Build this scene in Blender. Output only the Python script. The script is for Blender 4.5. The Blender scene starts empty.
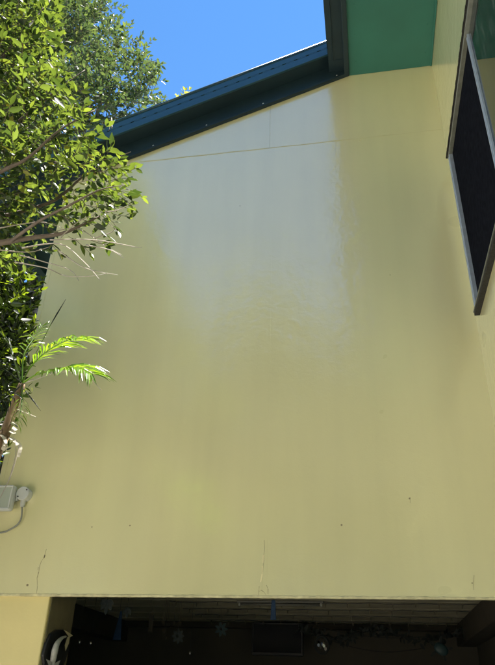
import bpy, math, random
import numpy as np
from mathutils import Vector, Matrix

random.seed(7); np.random.seed(7)
C = bpy.context.scene.collection
SC = bpy.context.scene

# ------------------------------------------------------------------ camera, sky, sun, exposure
E = 1.65                     # eye height
D = 3.2                      # metres from the eye to the big wall
F, CX, CY = 637.0, 247.5, 332.5            # focal length and centre, photo pixels
E1 = Vector((0.9847, -0.0600, -0.1635))    # world x, y, z seen in camera axes (right, down, forward)
E2 = Vector((0.1716, 0.4973, 0.8505))
E3 = Vector((0.0302, -0.8657, 0.4997))
cam = bpy.data.cameras.new('camera'); cam_o = bpy.data.objects.new('camera', cam); C.objects.link(cam_o)
right = Vector((E1.x, E2.x, E3.x)); down = Vector((E1.y, E2.y, E3.y)); fwd = Vector((E1.z, E2.z, E3.z))
fwd.normalize(); right = (right - fwd * right.dot(fwd)).normalized(); up = right.cross(fwd)
M = Matrix((right, up, -fwd)).transposed().to_4x4(); M.translation = (0, -D, E)
cam_o.matrix_world = M
cam.sensor_fit = 'VERTICAL'; cam.sensor_height = 36.0; cam.lens = 36.0 * F / 665.0
cam.clip_start = 0.05; cam.clip_end = 2000
SC.camera = cam_o

SUN_EL, SUN_DIR = math.radians(74), Vector((0.95, 0.30, 0)).normalized()
w = bpy.data.worlds.new('World'); SC.world = w; w.use_nodes = True
nt = w.node_tree; bg = nt.nodes['Background']
sky = nt.nodes.new('ShaderNodeTexSky'); sky.sky_type = 'NISHITA'; sky.sun_disc = False
sky.sun_elevation = SUN_EL; sky.sun_rotation = math.atan2(SUN_DIR.x, SUN_DIR.y)
sky.air_density = 1.0; sky.dust_density = 0.0; sky.ozone_density = 1.0
hs = nt.nodes.new('ShaderNodeHueSaturation'); hs.inputs['Saturation'].default_value = 1.25
nt.links.new(sky.outputs[0], hs.inputs['Color']); nt.links.new(hs.outputs[0], bg.inputs[0]); bg.inputs[1].default_value = 0.058
sl = bpy.data.lights.new('sun', 'SUN'); sl.energy = 5.0; sl.angle = math.radians(0.53); sl.color = (1, .95, .87)
so = bpy.data.objects.new('sun', sl); C.objects.link(so)
sd = (SUN_DIR * math.cos(SUN_EL) + Vector((0, 0, math.sin(SUN_EL)))).normalized()
so.rotation_euler = sd.to_track_quat('Z', 'Y').to_euler(); so.location = (-4, 8, 20)
vs = SC.view_settings; vs.view_transform = 'Standard'; vs.look = 'None'; vs.gamma = 1; vs.exposure = 2.3
SC.cycles.max_bounces = 10; SC.cycles.diffuse_bounces = 6; SC.cycles.glossy_bounces = 5
SC.cycles.transparent_max_bounces = 12; SC.cycles.transmission_bounces = 6

def ray(px, py):
    d = Vector((px - CX, py - CY, F))
    return Vector((d.dot(E1), d.dot(E2), d.dot(E3)))
def at_y(px, py, y):                        # point on the plane parallel to the big wall
    r = ray(px, py); t = (y + D) / r.y
    return Vector((r.x * t, y, E + r.z * t))
def at_x(px, py, x):
    r = ray(px, py); t = x / r.x
    return Vector((x, -D + r.y * t, E + r.z * t))
def at_z(px, py, z):
    r = ray(px, py); t = (z - E) / r.z
    return Vector((r.x * t, -D + r.y * t, z))

# ------------------------------------------------------------------ materials
def mat(name, col, rough=.6, spec=.5, noise=0, nscale=8, bump=0, bscale=40, metal=0, coat=0, coat_rough=.1, ior=1.5):
    m = bpy.data.materials.new(name); m.use_nodes = True
    n = m.node_tree.nodes; L = m.node_tree.links; p = n['Principled BSDF']
    p.inputs['Base Color'].default_value = (*col, 1); p.inputs['Roughness'].default_value = rough
    p.inputs['Metallic'].default_value = metal; p.inputs['IOR'].default_value = ior
    p.inputs['Coat Weight'].default_value = coat; p.inputs['Coat Roughness'].default_value = coat_rough
    tc = n.new('ShaderNodeTexCoord')
    if noise:
        t = n.new('ShaderNodeTexNoise'); t.inputs['Scale'].default_value = nscale; t.inputs['Detail'].default_value = 7
        L.new(tc.outputs['Object'], t.inputs['Vector'])
        mr = n.new('ShaderNodeMapRange'); mr.inputs[1].default_value = .25; mr.inputs[2].default_value = .75
        mr.inputs[3].default_value = 1 - noise; mr.inputs[4].default_value = 1 + noise
        L.new(t.outputs[0], mr.inputs[0])
        mx = n.new('ShaderNodeVectorMath'); mx.operation = 'SCALE'; mx.inputs[0].default_value = col
        L.new(mr.outputs[0], mx.inputs['Scale']); L.new(mx.outputs[0], p.inputs['Base Color'])
    if bump:
        t2 = n.new('ShaderNodeTexNoise'); t2.inputs['Scale'].default_value = bscale; t2.inputs['Detail'].default_value = 5
        L.new(tc.outputs['Object'], t2.inputs['Vector'])
        b = n.new('ShaderNodeBump'); b.inputs['Strength'].default_value = bump; b.inputs['Distance'].default_value = .004
        L.new(t2.outputs[0], b.inputs['Height']); L.new(b.outputs[0], p.inputs['Normal'])
    return m

def wall_paint(name, col, patch=True):
    m = bpy.data.materials.new(name); m.use_nodes = True
    n = m.node_tree.nodes; L = m.node_tree.links; p = n['Principled BSDF']
    tc = n.new('ShaderNodeTexCoord'); geo = n.new('ShaderNodeNewGeometry'); P = geo.outputs['Position']
    def noise(scale, detail=4, stretch=(1, 1, 1), rough=.5, dist=0):
        mp = n.new('ShaderNodeMapping'); mp.inputs['Scale'].default_value = stretch; L.new(P, mp.inputs[0])
        t = n.new('ShaderNodeTexNoise'); t.inputs['Scale'].default_value = scale; t.inputs['Detail'].default_value = detail
        t.inputs['Roughness'].default_value = rough; t.inputs['Distortion'].default_value = dist
        L.new(mp.outputs[0], t.inputs['Vector']); return t.outputs[0]
    def mr(src, a, b, c, d):
        q = n.new('ShaderNodeMapRange'); q.inputs[1].default_value = a; q.inputs[2].default_value = b
        q.inputs[3].default_value = c; q.inputs[4].default_value = d; L.new(src, q.inputs[0]); return q.outputs[0]
    def math_(op, a, b):
        q = n.new('ShaderNodeMath'); q.operation = op
        for i, v in enumerate((a, b)):
            if isinstance(v, (int, float)): q.inputs[i].default_value = v
            else: L.new(v, q.inputs[i])
        return q.outputs[0]
    # faint weathering: clouds, rain streaks, fly specks
    a = mr(noise(1.3, 5), .1, .9, .93, 1.07)
    s = mr(noise(7, 4, (1, 1, .09)), .35, .75, 1.02, .965)
    k = mr(noise(90, 2), .72, .8, 1, .95)
    v = math_('MULTIPLY', math_('MULTIPLY', a, s), k)
    mx = n.new('ShaderNodeVectorMath'); mx.operation = 'SCALE'; mx.inputs[0].default_value = col
    L.new(v, mx.inputs['Scale']); L.new(mx.outputs[0], p.inputs['Base Color'])
    L.new(mr(noise(2.2, 3), .2, .8, .26, .34), p.inputs['Roughness'])
    p.inputs['IOR'].default_value = 1.55
    p.inputs['Coat Weight'].default_value = 1.0; p.inputs['Coat IOR'].default_value = 2.5
    L.new(mr(noise(3, 3), .2, .8, .085, .17), p.inputs['Coat Roughness'])
    # relief: hand-rolled paint stipple + gentle waviness of the sheet
    h = math_('ADD', math_('MULTIPLY', noise(4, 2, (1.6, 1, 1), dist=.6), .8),
              math_('ADD', math_('MULTIPLY', noise(24, 4, (1, 1, 1.1), dist=.8), .42), math_('MULTIPLY', noise(160, 2), .03)))
    b2 = n.new('ShaderNodeBump'); b2.inputs['Strength'].default_value = .35; b2.inputs['Distance'].default_value = .001
    L.new(noise(140, 3), b2.inputs['Height']); L.new(b2.outputs[0], p.inputs['Normal'])
    b = n.new('ShaderNodeBump'); b.inputs['Strength'].default_value = .6; b.inputs['Distance'].default_value = .007
    L.new(h, b.inputs['Height']); L.new(b.outputs[0], p.inputs['Coat Normal'])
    return m

def leaf_mat(name, dark, light, trans, gloss=.35, yellow=None, first=0, lowt=.4):
    m = bpy.data.materials.new(name); m.use_nodes = True
    n = m.node_tree.nodes; L = m.node_tree.links; n.remove(n['Principled BSDF'])
    out = n['Material Output']
    geo = n.new('ShaderNodeNewGeometry'); oi = n.new('ShaderNodeObjectInfo')
    ad = n.new('ShaderNodeMath'); ad.operation = 'ADD'; L.new(geo.outputs['Random Per Island'], ad.inputs[0]); L.new(oi.outputs['Random'], ad.inputs[1])
    fr = n.new('ShaderNodeMath'); fr.operation = 'FRACT'; L.new(ad.outputs[0], fr.inputs[0])
    cr = n.new('ShaderNodeValToRGB'); e = cr.color_ramp.elements
    e[0].position = first; e[0].color = (*dark, 1); e[1].position = .93; e[1].color = (*light, 1)
    if yellow:
        q = cr.color_ramp.elements.new(.985); q.color = (*yellow, 1)
    L.new(fr.outputs[0], cr.inputs[0])
    p = n.new('ShaderNodeBsdfPrincipled'); p.inputs['Roughness'].default_value = gloss; p.inputs['IOR'].default_value = 1.48
    L.new(cr.outputs[0], p.inputs['Base Color'])
    tr = n.new('ShaderNodeBsdfTranslucent')
    ct = n.new('ShaderNodeValToRGB'); e = ct.color_ramp.elements
    e[0].position = first; e[0].color = (trans[0] * lowt * .9, trans[1] * lowt * 1.1, trans[2] * lowt * 1.4, 1); e[1].color = (trans[0] * 1.15, trans[1] * 1.05, trans[2], 1)
    L.new(fr.outputs[0], ct.inputs[0]); L.new(ct.outputs[0], tr.inputs[0])
    ms = n.new('ShaderNodeMixShader'); ms.inputs[0].default_value = .45
    L.new(p.outputs[0], ms.inputs[1]); L.new(tr.outputs[0], ms.inputs[2]); L.new(ms.outputs[0], out.inputs[0])
    return m

WALLC = (0.825, 0.775, 0.445)
m_wall = wall_paint('cream_yellow_gloss_paint', WALLC)
m_post = mat('cream_yellow_flat_paint', (0.74, 0.64, 0.30), .55, noise=.06, nscale=4, bump=.15, bscale=60)
m_crack = mat('bare_cement_crack', (0.27, 0.23, 0.14), .9)
m_flake = mat('lifting_paint_flake', (0.82, 0.74, 0.45), .5)
m_lip = mat('chipped_lip_paint', (0.66, 0.60, 0.36), .5, noise=.35, nscale=22, bump=.3)
m_soffit = mat('sea_green_paint', (0.030, 0.16, 0.130), .5, noise=.14, nscale=3, bump=.1, bscale=30)
m_blue = mat('deep_ocean_steel', (0.022, 0.070, 0.095), .28, noise=.08, nscale=5, coat=.4, coat_rough=.15)
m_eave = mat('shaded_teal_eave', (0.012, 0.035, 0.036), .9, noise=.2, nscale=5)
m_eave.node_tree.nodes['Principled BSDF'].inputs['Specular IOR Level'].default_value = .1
m_bluedark = mat('deep_ocean_board', (0.010, 0.028, 0.038), .55, noise=.12, nscale=6, bump=.1)
m_alu = mat('weathered_aluminium', (0.46, 0.52, 0.60), .35, metal=.4, noise=.12, nscale=30)
m_aludull = mat('dull_track', (0.22, 0.23, 0.20), .5, metal=.3, noise=.2, nscale=30)
m_seal = mat('grimy_rubber_seal', (0.025, 0.024, 0.022), .85, noise=.5, nscale=90, bump=.6, bscale=120)
m_screen = mat('fly_mesh', (0.011, 0.012, 0.016), .9, noise=.3, nscale=30, bump=.3, bscale=300)
m_screen.node_tree.nodes['Principled BSDF'].inputs['Specular IOR Level'].default_value = .0
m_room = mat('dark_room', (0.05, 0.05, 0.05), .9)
m_roof = mat('roof_steel', (0.05, 0.10, 0.14), .4)
m_screw = mat('screw_head', (0.75, 0.74, 0.68), .35, metal=.6)
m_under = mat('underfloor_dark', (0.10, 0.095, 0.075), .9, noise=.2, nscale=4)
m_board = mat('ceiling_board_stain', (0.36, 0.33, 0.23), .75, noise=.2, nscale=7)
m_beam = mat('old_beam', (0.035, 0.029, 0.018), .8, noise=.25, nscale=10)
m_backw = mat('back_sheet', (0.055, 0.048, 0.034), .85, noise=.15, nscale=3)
m_bark = mat('grey_brown_bark', (0.115, 0.09, 0.07), .85, noise=.35, nscale=25, bump=.6, bscale=60)
m_twig = mat('pale_dry_twig', (0.34, 0.30, 0.26), .7, noise=.3, nscale=40)
m_palmstem = mat('palm_stem', (0.16, 0.105, 0.055), .8, noise=.4, nscale=30, bump=.6, bscale=50)
m_dry = mat('bleached_dry_leaf', (0.55, 0.50, 0.42), .5, noise=.25, nscale=30)
m_leaf = leaf_mat('broad_leaf', (0.012, 0.030, 0.010), (0.060, 0.105, 0.026), (0.145, 0.215, 0.022), .40, lowt=.25, yellow=(.45, .42, .05))
m_leaf2 = leaf_mat('rear_leaf', (0.024, 0.052, 0.018), (0.065, 0.108, 0.036), (0.085, 0.13, 0.026), .42, yellow=(.35, .35, .06))
m_palm = leaf_mat('palm_leaflet', (0.08, 0.17, 0.02), (0.13, 0.25, 0.02), (0.30, 0.48, 0.015), .3)
m_shrub = leaf_mat('painted_dapple_leaf', (0.010, 0.022, 0.008), (0.045, 0.09, 0.012), (0.20, 0.30, 0.012), .45, first=.72, lowt=.06)  # shade and sun dapples put into leaf colour: most dark, few bright
m_grey = mat('pale_grey_plastic', (0.55, 0.57, 0.56), .42, noise=.05, nscale=20)
m_greyd = mat('dark_gland', (0.06, 0.06, 0.06), .6)
m_cable = mat('grey_cable', (0.24, 0.25, 0.22), .5)
m_lampglass = mat('floodlight_glass', (0.42, 0.46, 0.40), .08, coat=1, coat_rough=.03)
m_black = mat('black_plastic', (0.014, 0.014, 0.015), .5, noise=.4, nscale=60, bump=.4, bscale=60)
m_white = mat('white_ornament', (0.42, 0.42, 0.40), .4, noise=.2, nscale=60)
m_bone = mat('cream_ornament', (0.50, 0.44, 0.28), .5)
m_pale = mat('pale_blue_grey_ornament', (0.055, 0.068, 0.07), .8, noise=.3, nscale=50)
m_navy = mat('blue_cloth', (0.012, 0.04, 0.10), .8, noise=.3, nscale=60)
m_dleaf = mat('dark_garland', (0.012, 0.018, 0.015), .7)
m_turt = mat('blue_green_turtle', (0.025, 0.06, 0.065), .5)
m_mirror = mat('mirror_disc', (0.6, 0.6, 0.6), .12, metal=1)
m_dim = mat('dark_grey_tube', (0.11, 0.11, 0.095), .5)  # dark grey base colour for the batten and its tube
m_bulb = mat('clear_bulb', (0.10, 0.09, 0.06), .2)
m_fine = mat('black_wire', (0.015, 0.015, 0.013), .6)

def glass_mat():
    m = bpy.data.materials.new('window_glass'); m.use_nodes = True
    n = m.node_tree.nodes; L = m.node_tree.links; n.remove(n['Principled BSDF'])
    g = n.new('ShaderNodeBsdfGlossy'); g.inputs['Roughness'].default_value = .03; g.inputs['Color'].default_value = (.95, .97, 1, 1)
    t = n.new('ShaderNodeBsdfTransparent'); t.inputs[0].default_value = (.75, .8, .8, 1)
    d = n.new('ShaderNodeBsdfDiffuse'); d.inputs[0].default_value = (.35, .38, .4, 1)
    f = n.new('ShaderNodeFresnel'); f.inputs[0].default_value = 1.6
    tc = n.new('ShaderNodeTexCoord'); mp = n.new('ShaderNodeMapping'); mp.inputs['Scale'].default_value = (1, 1, .18)
    L.new(tc.outputs['Object'], mp.inputs[0])
    no = n.new('ShaderNodeTexNoise'); no.inputs['Scale'].default_value = 45; no.inputs['Detail'].default_value = 5; L.new(mp.outputs[0], no.inputs[0])
    mr = n.new('ShaderNodeMapRange'); mr.inputs[1].default_value = .5; mr.inputs[2].default_value = .8; mr.inputs[3].default_value = .02; mr.inputs[4].default_value = .30
    L.new(no.outputs[0], mr.inputs[0])
    a = n.new('ShaderNodeMixShader'); L.new(mr.outputs[0], a.inputs[0]); L.new(t.outputs[0], a.inputs[1]); L.new(d.outputs[0], a.inputs[2])
    b = n.new('ShaderNodeMixShader'); L.new(f.outputs[0], b.inputs[0]); L.new(a.outputs[0], b.inputs[1]); L.new(g.outputs[0], b.inputs[2])
    L.new(b.outputs[0], n['Material Output'].inputs[0]); return m
m_glass = glass_mat()

def ground_mat():
    m = bpy.data.materials.new('paving_and_lawn'); m.use_nodes = True
    n = m.node_tree.nodes; L = m.node_tree.links; p = n['Principled BSDF']; p.inputs['Roughness'].default_value = .9
    tc = n.new('ShaderNodeTexCoord'); t = n.new('ShaderNodeTexNoise'); t.inputs['Scale'].default_value = 2; t.inputs['Detail'].default_value = 9
    L.new(tc.outputs['Object'], t.inputs[0]); cr = n.new('ShaderNodeValToRGB'); e = cr.color_ramp.elements
    e[0].position = .3; e[0].color = (.40, .36, .29, 1); e[1].position = .7; e[1].color = (.56, .52, .44, 1)
    L.new(t.outputs[0], cr.inputs[0]); L.new(cr.outputs[0], p.inputs['Base Color']); return m
m_ground = ground_mat()

# ------------------------------------------------------------------ mesh helpers
class MB:
    def __init__(s): s.v = []; s.f = []
    def add(s, vs, fs):
        o = len(s.v); s.v += [tuple(v) for v in vs]; s.f += [tuple(i + o for i in f) for f in fs]; return s
    def box(s, x0, x1, y0, y1, z0, z1):
        return s.add([(x0,y0,z0),(x1,y0,z0),(x1,y1,z0),(x0,y1,z0),(x0,y0,z1),(x1,y0,z1),(x1,y1,z1),(x0,y1,z1)],
                     [(0,3,2,1),(4,5,6,7),(0,1,5,4),(1,2,6,5),(2,3,7,6),(3,0,4,7)])
    def prism_y(s, poly, y0, y1):            # poly: (x,z) counter-clockwise seen from -y
        n = len(poly)
        return s.add([(x, y0, z) for x, z in poly] + [(x, y1, z) for x, z in poly],
                     [tuple(range(n)), tuple(range(2*n-1, n-1, -1))] + [(i, i+n, (i+1) % n + n, (i+1) % n) for i in range(n)])
    def sheared(s, x0, x1, y0, y1, d0, d1, fz):   # box following the raking line fz(x)
        return s.add([(x0,y0,fz(x0)+d0),(x1,y0,fz(x1)+d0),(x1,y1,fz(x1)+d0),(x0,y1,fz(x0)+d0),
                      (x0,y0,fz(x0)+d1),(x1,y0,fz(x1)+d1),(x1,y1,fz(x1)+d1),(x0,y1,fz(x0)+d1)],
                     [(0,3,2,1),(4,5,6,7),(0,1,5,4),(1,2,6,5),(2,3,7,6),(3,0,4,7)])
    def tube(s, pts, rad, n=6, cap=True):
        pts = [Vector(p) for p in pts]; k = len(pts)
        if not hasattr(rad, '__len__'): rad = [rad] * k
        if len(rad) != k: rad = list(np.interp(np.linspace(0, 1, k), np.linspace(0, 1, len(rad)), rad))
        ref = None; vs = []
        for i, p in enumerate(pts):
            t = (pts[min(i+1, k-1)] - pts[max(i-1, 0)]).normalized()
            if ref is None: ref = t.orthogonal().normalized()
            ref = (ref - t * ref.dot(t)); ref = ref.normalized() if ref.length > 1e-6 else t.orthogonal().normalized()
            b = t.cross(ref)
            for j in range(n):
                a = 2 * math.pi * j / n; vs.append(p + (ref * math.cos(a) + b * math.sin(a)) * rad[i])
        fs = [(i*n+j, i*n+(j+1) % n, (i+1)*n+(j+1) % n, (i+1)*n+j) for i in range(k-1) for j in range(n)]
        if cap: fs += [tuple(range(n-1, -1, -1)), tuple(range((k-1)*n, k*n))]
        return s.add(vs, fs)
    def ball(s, c, r, sx=1, sy=1, sz=1, n=10, m=6):
        vs = []; fs = []
        for i in range(m + 1):
            th = math.pi * i / m
            for j in range(n):
                a = 2 * math.pi * j / n
                vs.append((c[0] + r*sx*math.sin(th)*math.cos(a), c[1] + r*sy*math.sin(th)*math.sin(a), c[2] + r*sz*math.cos(th)))
        for i in range(m):
            for j in range(n): fs.append((i*n+j, (i+1)*n+j, (i+1)*n+(j+1) % n, i*n+(j+1) % n))
        return s.add(vs, fs)
    def plate(s, outline, thick, origin, ux, uz):    # flat outline (u,v) extruded along its normal
        ux = Vector(ux); uz = Vector(uz); nn = ux.cross(uz).normalized() * thick; o = Vector(origin); n = len(outline)
        f = [o + ux*u + uz*v for u, v in outline]
        return s.add([p + nn*.5 for p in f] + [p - nn*.5 for p in f],
                     [tuple(range(n)), tuple(range(2*n-1, n-1, -1))] + [(i, i+n, (i+1) % n + n, (i+1) % n) for i in range(n)])
    def mesh(s, name):
        me = bpy.data.meshes.new(name); me.from_pydata(s.v, [], s.f); me.validate(); me.update(); return me
    def build(s, name, m, parent=None, bevel=0, smooth=False, segs=2):
        me = s.mesh(name); me.materials.append(m); o = bpy.data.objects.new(name, me); C.objects.link(o)
        if parent:
            o.parent = parent
            o.matrix_parent_inverse = parent.matrix_basis.inverted()
        if smooth: me.polygons.foreach_set('use_smooth', [True] * len(me.polygons))
        if bevel:
            b = o.modifiers.new('bevel', 'BEVEL'); b.width = bevel; b.segments = segs; b.limit_method = 'ANGLE'; b.angle_limit = .6
        return o
def tag(o, label=None, cat=None, group=None, kind=None):
    if label: o['label'] = label
    if cat: o['category'] = cat
    if group: o['group'] = group
    if kind: o['kind'] = kind
    return o
def empty(name, loc, label, cat, group=None):
    o = bpy.data.objects.new(name, None); o.location = loc; o.empty_display_size = .2; C.objects.link(o)
    return tag(o, label, cat, group)

# ------------------------------------------------------------------ ground
g = MB(); g.add([(-300,-300,0),(300,-300,0),(300,300,0),(-300,300,0)], [(0,1,2,3)])
tag(g.build('ground', m_ground), kind='structure')

# ------------------------------------------------------------------ house
XL, XR = -1.997, 0.677            # left corner, inner corner with the right wing
ZB = 2.074                        # bottom of the upper storey
ZC = 2.25                         # ceiling of the open space under the house
ZS = E + 4.025                    # wing soffit
XS = 0.085                        # outer edge of the wing soffit
SL = 0.381
def rake(x): return ZS - .003 + SL * (min(x, XS) - XS)
ZJ = E + 3.375; XJ = -0.502; XRJ = XS - (ZS - .003 - ZJ) / SL
house = empty('house', (-0.6, 1.0, 0), 'cream yellow highset house with glossy blank wall and dark blue roof edge', 'house')

# wall sheets: two below the horizontal joint, two above it
MB().prism_y([(XL+.028, ZB), (XJ-.0001, ZB), (XJ-.0001, ZJ-.001), (XRJ, ZJ-.001), (XL+.028, rake(XL+.028)+.05)], 0, .012).build('wall_sheet', m_wall, house)
MB().prism_y([(XJ+.0001, ZB), (XR, ZB), (XR, ZJ-.001), (XJ+.0001, ZJ-.001)], 0, .012).build('wall_sheet', m_wall, house)
MB().box(XJ-.028, XJ+.024, -.0006, .001, ZB+.09, ZJ-.004).build('joint_filler', m_wall, house)
MB().prism_y([(XRJ-.1, ZJ), (XJ-.0004, ZJ), (XJ-.0004, rake(XJ)+.1), (XRJ-.1, ZJ+.06)], -.0018, .0125).build('wall_sheet', m_wall, house, .0012)
MB().prism_y([(XJ+.0004, ZJ), (XR, ZJ), (XR, ZS+.02), (XS, ZS+.02), (XJ+.0004, rake(XJ)+.06)], -.0018, .0125).build('wall_sheet', m_wall, house, .0012)
jr = MB(); xs = np.linspace(XRJ+.05, XR-.002, 130)
for i, x_ in enumerate(xs):
    u_ = .0016 + .0016*random.random(); o_ = .0012*math.sin(i*.31) + .0008*random.random()
    jr.v += [(x_, -.0020, ZJ-.0035+o_), (x_, -.0023-u_*.25, ZJ-.001+o_), (x_, -.0019, ZJ+.003+o_)]
    if i: b_ = 3*(i-1); jr.f += [(b_, b_+3, b_+4, b_+1), (b_+1, b_+4, b_+5, b_+2)]
jr.build('joint_ridge', m_wall, house)
MB().box(XL-.003, XL+.0279, -.0016, .03, ZB-.002, rake(XL)+.06).build('corner_bead', m_wall, house, .003)
MB().prism_y([(XL, ZB+.03), (XR+.1, ZB+.03), (XR+.1, ZS+.1), (XS, ZS+.1), (XL, rake(XL)+.06)], .0132, .12).build('wall_framing', m_under, house)
# lip along the bottom edge, a little chipped and wavy
lip = MB(); xs = np.linspace(XL-.003, XR, 160)
lo = [ZB-.003-.0012*random.random() for _ in xs]; hi = [ZB+.007+.003*random.random() for _ in xs]; fy = [-.0035-.0015*random.random() for _ in xs]
for i in range(len(xs)):
    lip.v += [(xs[i], fy[i], lo[i]), (xs[i], fy[i]+.0005, hi[i]-.003), (xs[i], -.0003, hi[i]), (xs[i], .013, lo[i])]
    if i: b = 4*(i-1); lip.f += [(b, b+4, b+5, b+1), (b+1, b+5, b+6, b+2), (b+3, b+7, b+4, b)]
lip.build('bottom_lip', m_lip, house)
# cracks and nail marks in the sheets
def crack(pts, w, m, name, parent=house):
    b = MB(); P = [at_y(px, py, -.0012) for px, py in pts]
    for i in range(len(P)-1):
        a, c = P[i], P[i+1]; wa = w * (.4 + .8 * random.random())
        n = Vector((-(c-a).z, 0, (c-a).x)).normalized() * wa
        b.add([a-n, c-n*.7, c+n*.7, a+n], [(0,1,2,3)])
    return b.build(name, m, parent)
crack([(264.2,540),(264.6,549),(263.6,556),(264,560),(263.2,566),(262.8,572)], .0010, m_crack, 'crack')
crack([(259.2,586),(259,590),(258.6,595)], .0016, m_crack, 'crack')
crack([(266.4,585),(268,589),(268,594)], .0013, m_crack, 'crack')
crack([(258.5,592),(261,590),(264,592),(266,595)], .0010, m_crack, 'crack')
crack([(262.4,566),(262.2,574),(260.6,582)], .0035, m_flake, 'paint_flake')
crack([(263.4,555),(263,563)], .0028, m_flake, 'paint_flake')
crack([(46.5,549),(43.8,558),(41.5,561),(40,565),(38.8,572),(37,578),(37.6,586),(36.4,594)], .0014, m_crack, 'crack')
crack([(44.9,555),(44.0,558)], .003, m_crack, 'crack'); crack([(38.4,567),(37.9,570)], .003, m_crack, 'crack')
for px, py, r in ((27.5,585,.006),(92,527,.0035),(130,525.5,.004),(341.5,525,.005),(409.5,498.5,.0045),(240,206,.003),(390,275,.003),(472,583,.003)):
    p = at_y(px, py, 0)
    MB().tube([(p.x, -.0015, p.z), (p.x, .004, p.z)], r, 8).build('nail_hole', m_crack, house)
crack([(410,497),(410.2,503)], .001, m_crack, 'crack'); crack([(474,575),(473.5,590)], .0008, m_crack, 'crack')
p = at_y(360, 140, -.004)
MB().tube([(p.x, -.006, p.z), (p.x, -.002, p.z)], .006, 8).build('nail_head', m_wall, house)

# right wing: wall with a window opening
WX = XR; WY0, WY1 = -0.132, -1.85; WZ0, WZ1 = E+1.87, E+2.98
rw = MB()
rw.box(WX, WX+.1, -6, .0, 0, WZ0); rw.box(WX, WX+.1, -6, .0, WZ1, ZS+.05)
rw.box(WX, WX+.1, WY0, .0, WZ0, WZ1); rw.box(WX, WX+.1, -6, WY1, WZ0, WZ1)
rw.build('wing_wall', m_wall, house)
rm = MB(); rm.box(WX+.1, 3.2, -2.2, -.0, WZ0-.5, WZ1+.2); rm.f = [f[::-1] for f in rm.f if True][:]
rm.f.pop(5)      # open towards the window side
rm.build('room_lining', m_room, house)

win = MB()          # window: outer frame
FX = XR - .026
# jambs and frame built of ridged extrusions
def ridged(b, x0, x1, ya, yb, z0, z1, n=3):
    w_ = (yb - ya) / n
    for i in range(n):
        b.box(x0 + (.010 if i % 2 else 0), x1, ya + i*w_ + .0005, ya + (i+1)*w_ - .0005, z0, z1)
ridged(win, FX, XR+.02, WY0-.040, WY0+.015, WZ0-.01, WZ1-.005, 4)
wo = win.build('window', m_alu, house, .0015)
wj = MB(); ridged(wj, FX, XR+.02, WY1-.015, WY1+.040, WZ0-.01, WZ1-.005, 3); wj.build('jamb', m_alu, wo, .0015)
MB().box(FX-.001, XR+.02, WY1-.02, WY0+.010, WZ1-.004, WZ1+.014).build('head_frame', m_aludull, wo, .003)
hd = MB()
for i in range(60):
    y0 = WY1-.03 + i*(WY0+.05-WY1)/60; y1 = y0 + (WY0+.05-WY1)/60
    hd.box(FX-.009-.002*random.random(), XR+.001, y0, y1, WZ1+.0145+.001*random.random(), WZ1+.023+.003*random.random())
hd.build('head_flashing', m_seal, wo)
MB().box(FX-.002, XR+.02, WY1-.03, WY0+.016, WZ0-.022, WZ0-.011).box(FX-.008, FX-.002, WY1-.03, WY0+.016, WZ0-.022, WZ0-.016).build('sill_track', m_aludull, wo, .002)
MB().box(FX-.002, XR+.001, WY1-.03, WY0+.020, WZ0-.037, WZ0-.0225).build('sill_seal', m_seal, wo)
YM = -.985
st = MB(); ridged(st, FX+.010, FX+.028, YM-.018, YM+.022, WZ0-.001, WZ1-.004, 4)
st.build('meeting_stile', m_alu, wo, .0015)
MB().box(FX+.022, FX+.024, YM+.02, WY0-.036, WZ0, WZ1-.004).build('fly_screen', m_screen, wo)
MB().box(FX+.020, FX+.025, WY1+.036, YM-.0185, WZ0, WZ1-.004).build('pane', m_glass, wo)
MB().box(XR+.022, XR+.026, YM+.02, WY0-.036, WZ0, WZ1-.004).build('pane', m_glass, wo)

# wing soffit, fascia and gutter
MB().box(XS, XR-.001, -6, -.0045, ZS, ZS+.012).build('wing_soffit', m_soffit, house)
for k in range(9):
    MB().ball((XS+.05+(k % 2)*.49, -.12-.22*(k//2), ZS-.0005), .005, 1, 1, .5, 8, 4).build('nail_head', m_soffit, house, smooth=True)
MB().box(XS+.001, XR-.002, -1.2-.012, -1.2+.012, ZS-.006, ZS-.0005).build('soffit_batten', m_soffit, house, .002)
MB().box(XR-.014, XR-.0015, -6, -.006, ZS-.010, ZS-.0008).build('soffit_bead', m_soffit, house, .003)
MB().box(XS-.035, XS-.001, -6, -.024, ZS-.020, ZS+.18).build('wing_fascia', m_bluedark, house, .003)
wg = MB(); GX0, GX1 = XS-.142, XS-.036
wg.box(GX0, GX1+.004, -6, -.1285, ZS+.035, ZS+.041)
wg.box(GX0-.004, GX0, -6, -.1285, ZS+.035, ZS+.165); wg.box(GX0-.010, GX0+.006, -6, -.1285, ZS+.165, ZS+.180)
wg.box(GX0+.028, GX0+.034, -6, -.1285, ZS+.027, ZS+.036)
wg.build('wing_gutter', m_bluedark, house, .002)
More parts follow.
